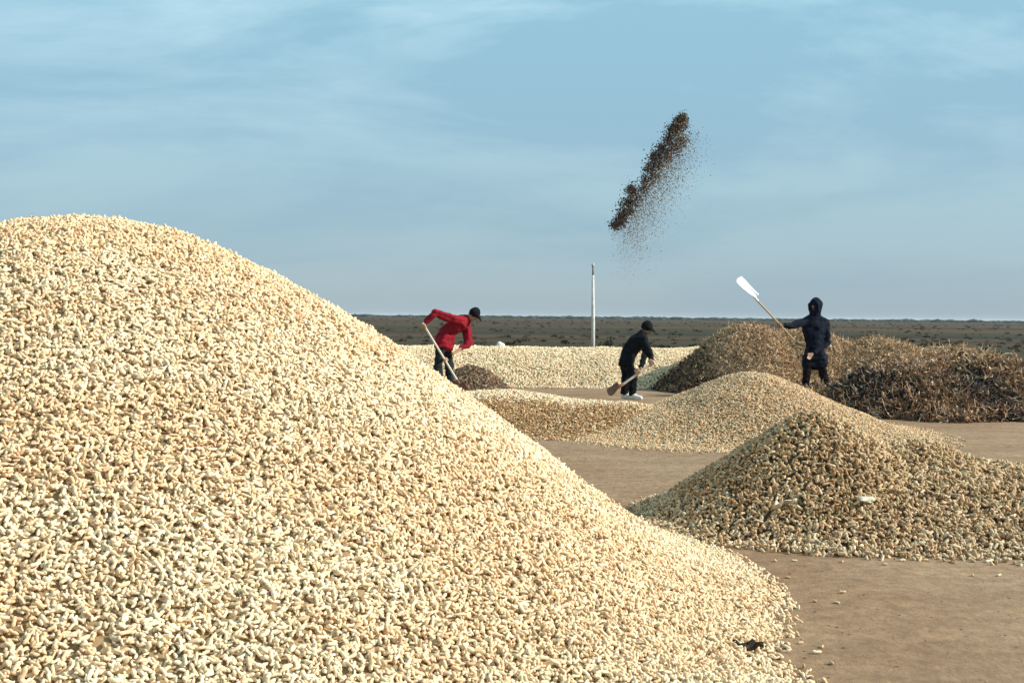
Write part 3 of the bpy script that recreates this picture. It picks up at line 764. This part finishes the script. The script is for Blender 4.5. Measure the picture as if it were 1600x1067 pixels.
# ------------------------------------------------------------------ chaff thrown into the air
def airborne():
    yc = 22.6
    a = at(960, 350, yc); b = at(1062, 182, yc)
    base = Vector(((a.x + b.x) / 2, yc, 0))
    P = []; S = []; C = []
    cols = [UMBER * .7, GREY * .35, GREY * .55, NEAR_BLACK * 1.2, UMBER * .45, GREY * .8, STRAW * .6]
    d = (b - a); dn = d.normalized(); side = Vector((dn.z, 0, -dn.x))                       # to the right and down of the streak
    # ragged clods along the leading edge: (along, aside, radius, pieces)
    clods = [(.00, .02, .07, 420), (.05, .07, .09, 330), (.10, .03, .08, 300), (.15, .12, .09, 220), (.20, .00, .10, 420), (.26, .10, .10, 260), (.30, -.05, .085, 430), (.37, .12, .11, 260),
             (.43, .06, .07, 160), (.48, .16, .10, 200), (.52, .02, .09, 330), (.58, .12, .11, 330), (.62, .00, .09, 460), (.67, .17, .11, 280), (.71, .03, .09, 380), (.76, .18, .12, 330),
             (.80, .05, .09, 330), (.84, .26, .10, 260), (.87, .02, .09, 460), (.92, .10, .08, 360), (.96, .03, .07, 420), (1.0, .06, .06, 380), (.97, .12, .06, 300)]
    for t, off, r, n in clods:
        c = a + d * t + side * off
        for k in range(int(n * 1.5)):
            q = Vector((random.gauss(0, r * .7) * random.uniform(.5, 1.3), random.gauss(0, r * 1.2), random.gauss(0, r * .78) * random.uniform(.5, 1.3)))
            P.append(c + q); S.append(random.uniform(.010, .048)); C.append(random.choice(cols[:5] if off < .09 else cols) * random.uniform(.5, 1.4))
    for k in range(7500):                                                                   # bits lagging behind and raining out
        t = random.random() ** .8; off = abs(random.gauss(.05, .24)); fall = abs(random.gauss(0, .30))
        q = a + d * t + side * off + Vector((random.gauss(0, .06), random.gauss(0, .22), -fall))
        P.append(q); S.append(random.uniform(.008, .030) * (1.1 - .3 * min(1, fall))); C.append(random.choice(cols) * random.uniform(.6, 1.6))
    for k in range(15000):                                                                   # fine dust below
        t = random.random(); q = a + d * t * .9 + side * abs(random.gauss(0, .2)) + Vector((random.gauss(.05, .12), random.gauss(0, .3), -random.uniform(0, 1.2) * random.random() ** .6))
        P.append(q); S.append(random.uniform(.005, .013)); C.append(random.choice(cols[2:]) * random.uniform(.8, 1.8))
    P = np.array([p - base for p in P]); n = len(P); s = np.array(S)
    o = scatter('airborne_chaff', P, rng.uniform(0, 6.28, (n, 3)), np.stack([s, s, s], -1), rng.choice(6, n, p=[.22, .22, .22, .22, .06, .06]), np.array(C), P_flake, None, base)
    tag(o, 'dark streak of chaff and dust tossed high into the sky', 'chaff')
airborne()

# ------------------------------------------------------------------ litter on the floor
def litter():
    n = 13000
    x = rng.uniform(-1.5, 8, n); y = rng.uniform(4.5, 24, n)
    m = fbm(x * .8, y * .8, 120, 3) > .47
    for fn in (big_fn, h1_fn, h2_fn, h3_fn, h6_fn): m &= fn(x, y) < .02
    x, y = x[m], y[m]; k = len(x); s = rng.uniform(.005, .022, k)
    P = np.stack([x, y, ground_z(x, y) + s * .12], -1)
    rot = euler_from_frame(np.tile([0, 0, 1.], (k, 1)), rng.uniform(0, 6.28, k), .12, False)
    col = np.array([OCHRE, STRAW, UMBER, GREY])[rng.choice(4, k)] * rng.uniform(.5, 1.1, k)[:, None]
    tag(scatter('ground_litter', P, rot, np.stack([s, s, s], -1), rng.integers(0, 6, k), col, P_flake), 'scraps of husk and leaf strewn over the bare earth', 'litter')
litter()
def stray(u, v, i, label, scale=.042, group=None, col=CREAM):
    d = _F + _R * ((u - 800) / FOC) + _U * ((533.5 - v) / FOC); t = CAMZ / -d.z
    o = bpy.data.objects.new('peanut', PEANUTS[i % 6]); gz_ = float(ground_z(d.x * t, d.y * t))
    o.location = (d.x * t, d.y * t, gz_ + .007); o.rotation_euler = (0, 0, i * 1.3); o.scale = (scale,) * 3; o['tcol'] = [float(q) for q in col]
    link(o); tag(o, label, 'peanut', group); return o
stray(1276, 1022, 0, 'single cream peanut lying loose on bare earth beside the great heap', .045)
rs = random.Random(4)
for i in range(15):
    if i < 9: u, v = rs.uniform(1130, 1600), rs.uniform(872, 905)
    else: u, v = rs.uniform(1215, 1330), rs.uniform(915, 1060)
    d = _F + _R * ((u - 800) / FOC) + _U * ((533.5 - v) / FOC); t = CAMZ / -d.z
    if big_fn(d.x * t, d.y * t) > -.0 or h1_fn(d.x * t, d.y * t) > 0: continue
    stray(u, v, i, 'stray peanut lying on the earth between the two nearest heaps', .038, 'stray peanuts on the earth', (CREAM, WARM, DIRTY)[i % 3] * .8)

# dark dead leaf on the big heap, pale scraps on the brown one
M_deadleaf = mat('dead_leaf', (.022, .020, .012), .8, (.04, .03, .015), 30)
def on_heap(u, v, fn):
    d = np.array(_F + _R * ((u - 800) / FOC) + _U * ((533.5 - v) / FOC)); t = np.linspace(2, 14, 4000); Pq = CAMP + d * t[:, None]
    k = np.argmax(fn(Pq[:, 0], Pq[:, 1]) > Pq[:, 2]); return Vector(Pq[k])
def scrap(name, c, size, asp, m, label, cat, seed, rz):
    r = random.Random(seed); nu, nv = 9, 5; V = []; F = []
    for side in (0, 1):
        for j in range(nv):
            for i in range(nu):
                x = i / (nu - 1) * 2 - 1; y = j / (nv - 1) * 2 - 1
                wd = (1 - abs(x) ** 2.2) ** .5 * (.75 + .5 * mnoise.noise(Vector((x * 2, seed, y * .3)))) + .05
                V.append((x * size / 2, y * wd * size * asp / 2, .35 * size * mnoise.noise(Vector((x * 1.7, y * 1.7, seed * 1.3))) + .1 * size * y * y - side * .004))
    o2 = nu * nv
    for j in range(nv - 1):
        for i in range(nu - 1):
            a = j * nu + i; F.append((a, a + 1, a + nu + 1, a + nu)); F.append((o2 + a, o2 + a + nu, o2 + a + nu + 1, o2 + a + 1))
    rim = list(range(nu)) + [j * nu + nu - 1 for j in range(1, nv)] + [(nv - 1) * nu + i for i in range(nu - 2, -1, -1)] + [j * nu for j in range(nv - 2, 0, -1)]
    for a, b in zip(rim, rim[1:] + rim[:1]): F.append((a, o2 + a, o2 + b, b))
    o = mobj(name, V, F, m, None, True, c); o.rotation_euler = (.45, 0, rz); tag(o, label, cat); return o
c = on_heap(1168, 1015, big_fn); scrap('dead_leaf', c + Vector((0, -.01, .022)), .135, .34, M_deadleaf, 'dark withered leaf lying on the foot of the great pale heap', 'leaf', 3, -.25)
M_paper = mat('pale_husk_scrap', (.62, .58, .47), .8, (.5, .45, .34), 20)
c = on_heap(1228, 793, h1_fn); scrap('husk_scrap', c + Vector((0, -.02, .025)), .22, .22, M_paper, 'long pale scrap lying on the flank of the brown heap', 'scrap', 5, .5)
c = on_heap(1352, 786, h1_fn); scrap('husk_scrap', c + Vector((0, -.02, .025)), .13, .6, M_paper, 'small round pale scrap lying on the brown heap', 'scrap', 8, .2)

# ------------------------------------------------------------------ far land
M_scrub = instance_mat('scrub_leaf', .9, 3, .7, 1.3, 0)
M_trees = mat('far_foliage', (.035, .050, .030), .95, (.020, .032, .022), .4)
def tuft(seed):
    r = random.Random(seed); V = []; F = []
    for k in range(46):
        a = r.uniform(0, 6.28); q = r.random() ** .6 * .5; z = r.uniform(0, .55) * (1 - q); c = Vector((math.cos(a) * q, math.sin(a) * q, z))
        d = Vector((math.cos(a) * .5 + r.uniform(-.5, .5), math.sin(a) * .5 + r.uniform(-.5, .5), r.uniform(.2, 1))).normalized() * r.uniform(.12, .26); b = d.orthogonal().normalized() * r.uniform(.05, .09)
        i = len(V); V += [c - b, c + b, c + d + b * .3, c + d - b * .3]; F.append((i, i + 1, i + 2, i + 3))
    me = bpy.data.meshes.new('tuft'); me.from_pydata([tuple(v) for v in V], [], F); me.materials.append(M_scrub); return me
P_tuft = proto('tuft', [tuft(i) for i in range(4)])
def scrub():
    n = 4200
    y = 42 + 420 * rng.random(n) ** 2.2; x = rng.uniform(-1, 1, n) * (y * .55 + 5)
    k = fbm(x * .03, y * .06, 140, 3) > rng.uniform(.3, .65, n); x, y = x[k], y[k]; n = len(x)
    s = rng.uniform(.12, .42, n) * (1 + y / 400)
    col = np.array([(.042, .034, .016), (.055, .036, .019), (.034, .032, .015), (.06, .04, .022)])[rng.choice(4, n)] * rng.uniform(.7, 1.3, n)[:, None]
    rot = np.zeros((n, 3)); rot[:, 2] = rng.uniform(0, 6.28, n)
    tag(scatter('scrub', np.stack([x, y, np.zeros(n) - .02], -1), rot, np.stack([s, s, s * .8], -1), rng.integers(0, 4, n), col, P_tuft), 'low dull scrub covering the plain beyond the bank', 'scrub')
scrub()
def tree_belt():
    bm = bmesh.new()
    for k in range(900):
        y = random.uniform(900, 1250); x = random.uniform(-1, 1) * y * .6
        h = .5 + 1.5 * float(fbm(np.array([x * .012]), np.array([y * .004]), 150, 3)[0]) * random.uniform(.6, 1.3)
        g = bmesh.ops.create_icosphere(bm, subdivisions=1, radius=1)['verts']; wd = random.uniform(3, 9)
        for v in g: v.co = Vector((x + v.co.x * wd * random.uniform(.8, 1.2), y + v.co.y * wd, max(-.5, v.co.z * h * random.uniform(.8, 1.15) + h * .35)))
    o = bmobj('tree_belt', bm, M_trees, None, False); tag(o, 'far dark belt of trees along the horizon', 'trees', None, 'stuff')
tree_belt()
# small white sack standing beyond the bank
c = at(783, 533, 32.0); zt = at(783, 533, 32).z
bm = bmesh.new(); hull(bm, [((-.04, 0, .10), .11), ((.04, 0, .10), .11), ((-.04, 0, zt - .08), .075), ((.05, 0, zt - .10), .07)], 2)
sk = solid('sack', bm, M_white, .03, None, (0, 0, 0), wrinkle=.025, wscale=5)
sk.location = (c.x, 32.0, 0); tag(sk, 'small white sack peeping above the cream bank', 'sack')

# ------------------------------------------------------------------ the air
def haze():
    bm = bmesh.new(); bmesh.ops.create_cube(bm, size=1)
    for v in bm.verts: v.co = Vector((v.co.x * 19000, v.co.y * 19000, -1.2 if v.co.z < 0 else 9.0))
    m = bpy.data.materials.new('haze'); m.use_nodes = True; t = m.node_tree; t.nodes.clear()
    o_ = N(t, 'ShaderNodeOutputMaterial'); v = N(t, 'ShaderNodeVolumePrincipled')
    v.inputs['Color'].default_value = (.85, .92, 1.0, 1); v.inputs['Density'].default_value = HAZE; v.inputs['Anisotropy'].default_value = .1
    t.links.new(v.outputs[0], o_.inputs['Volume'])
    o = bmobj('haze', bm, m, None, False); tag(o, 'thin pale haze over the plain', 'haze', None, 'stuff')
HAZE = .00011
haze()
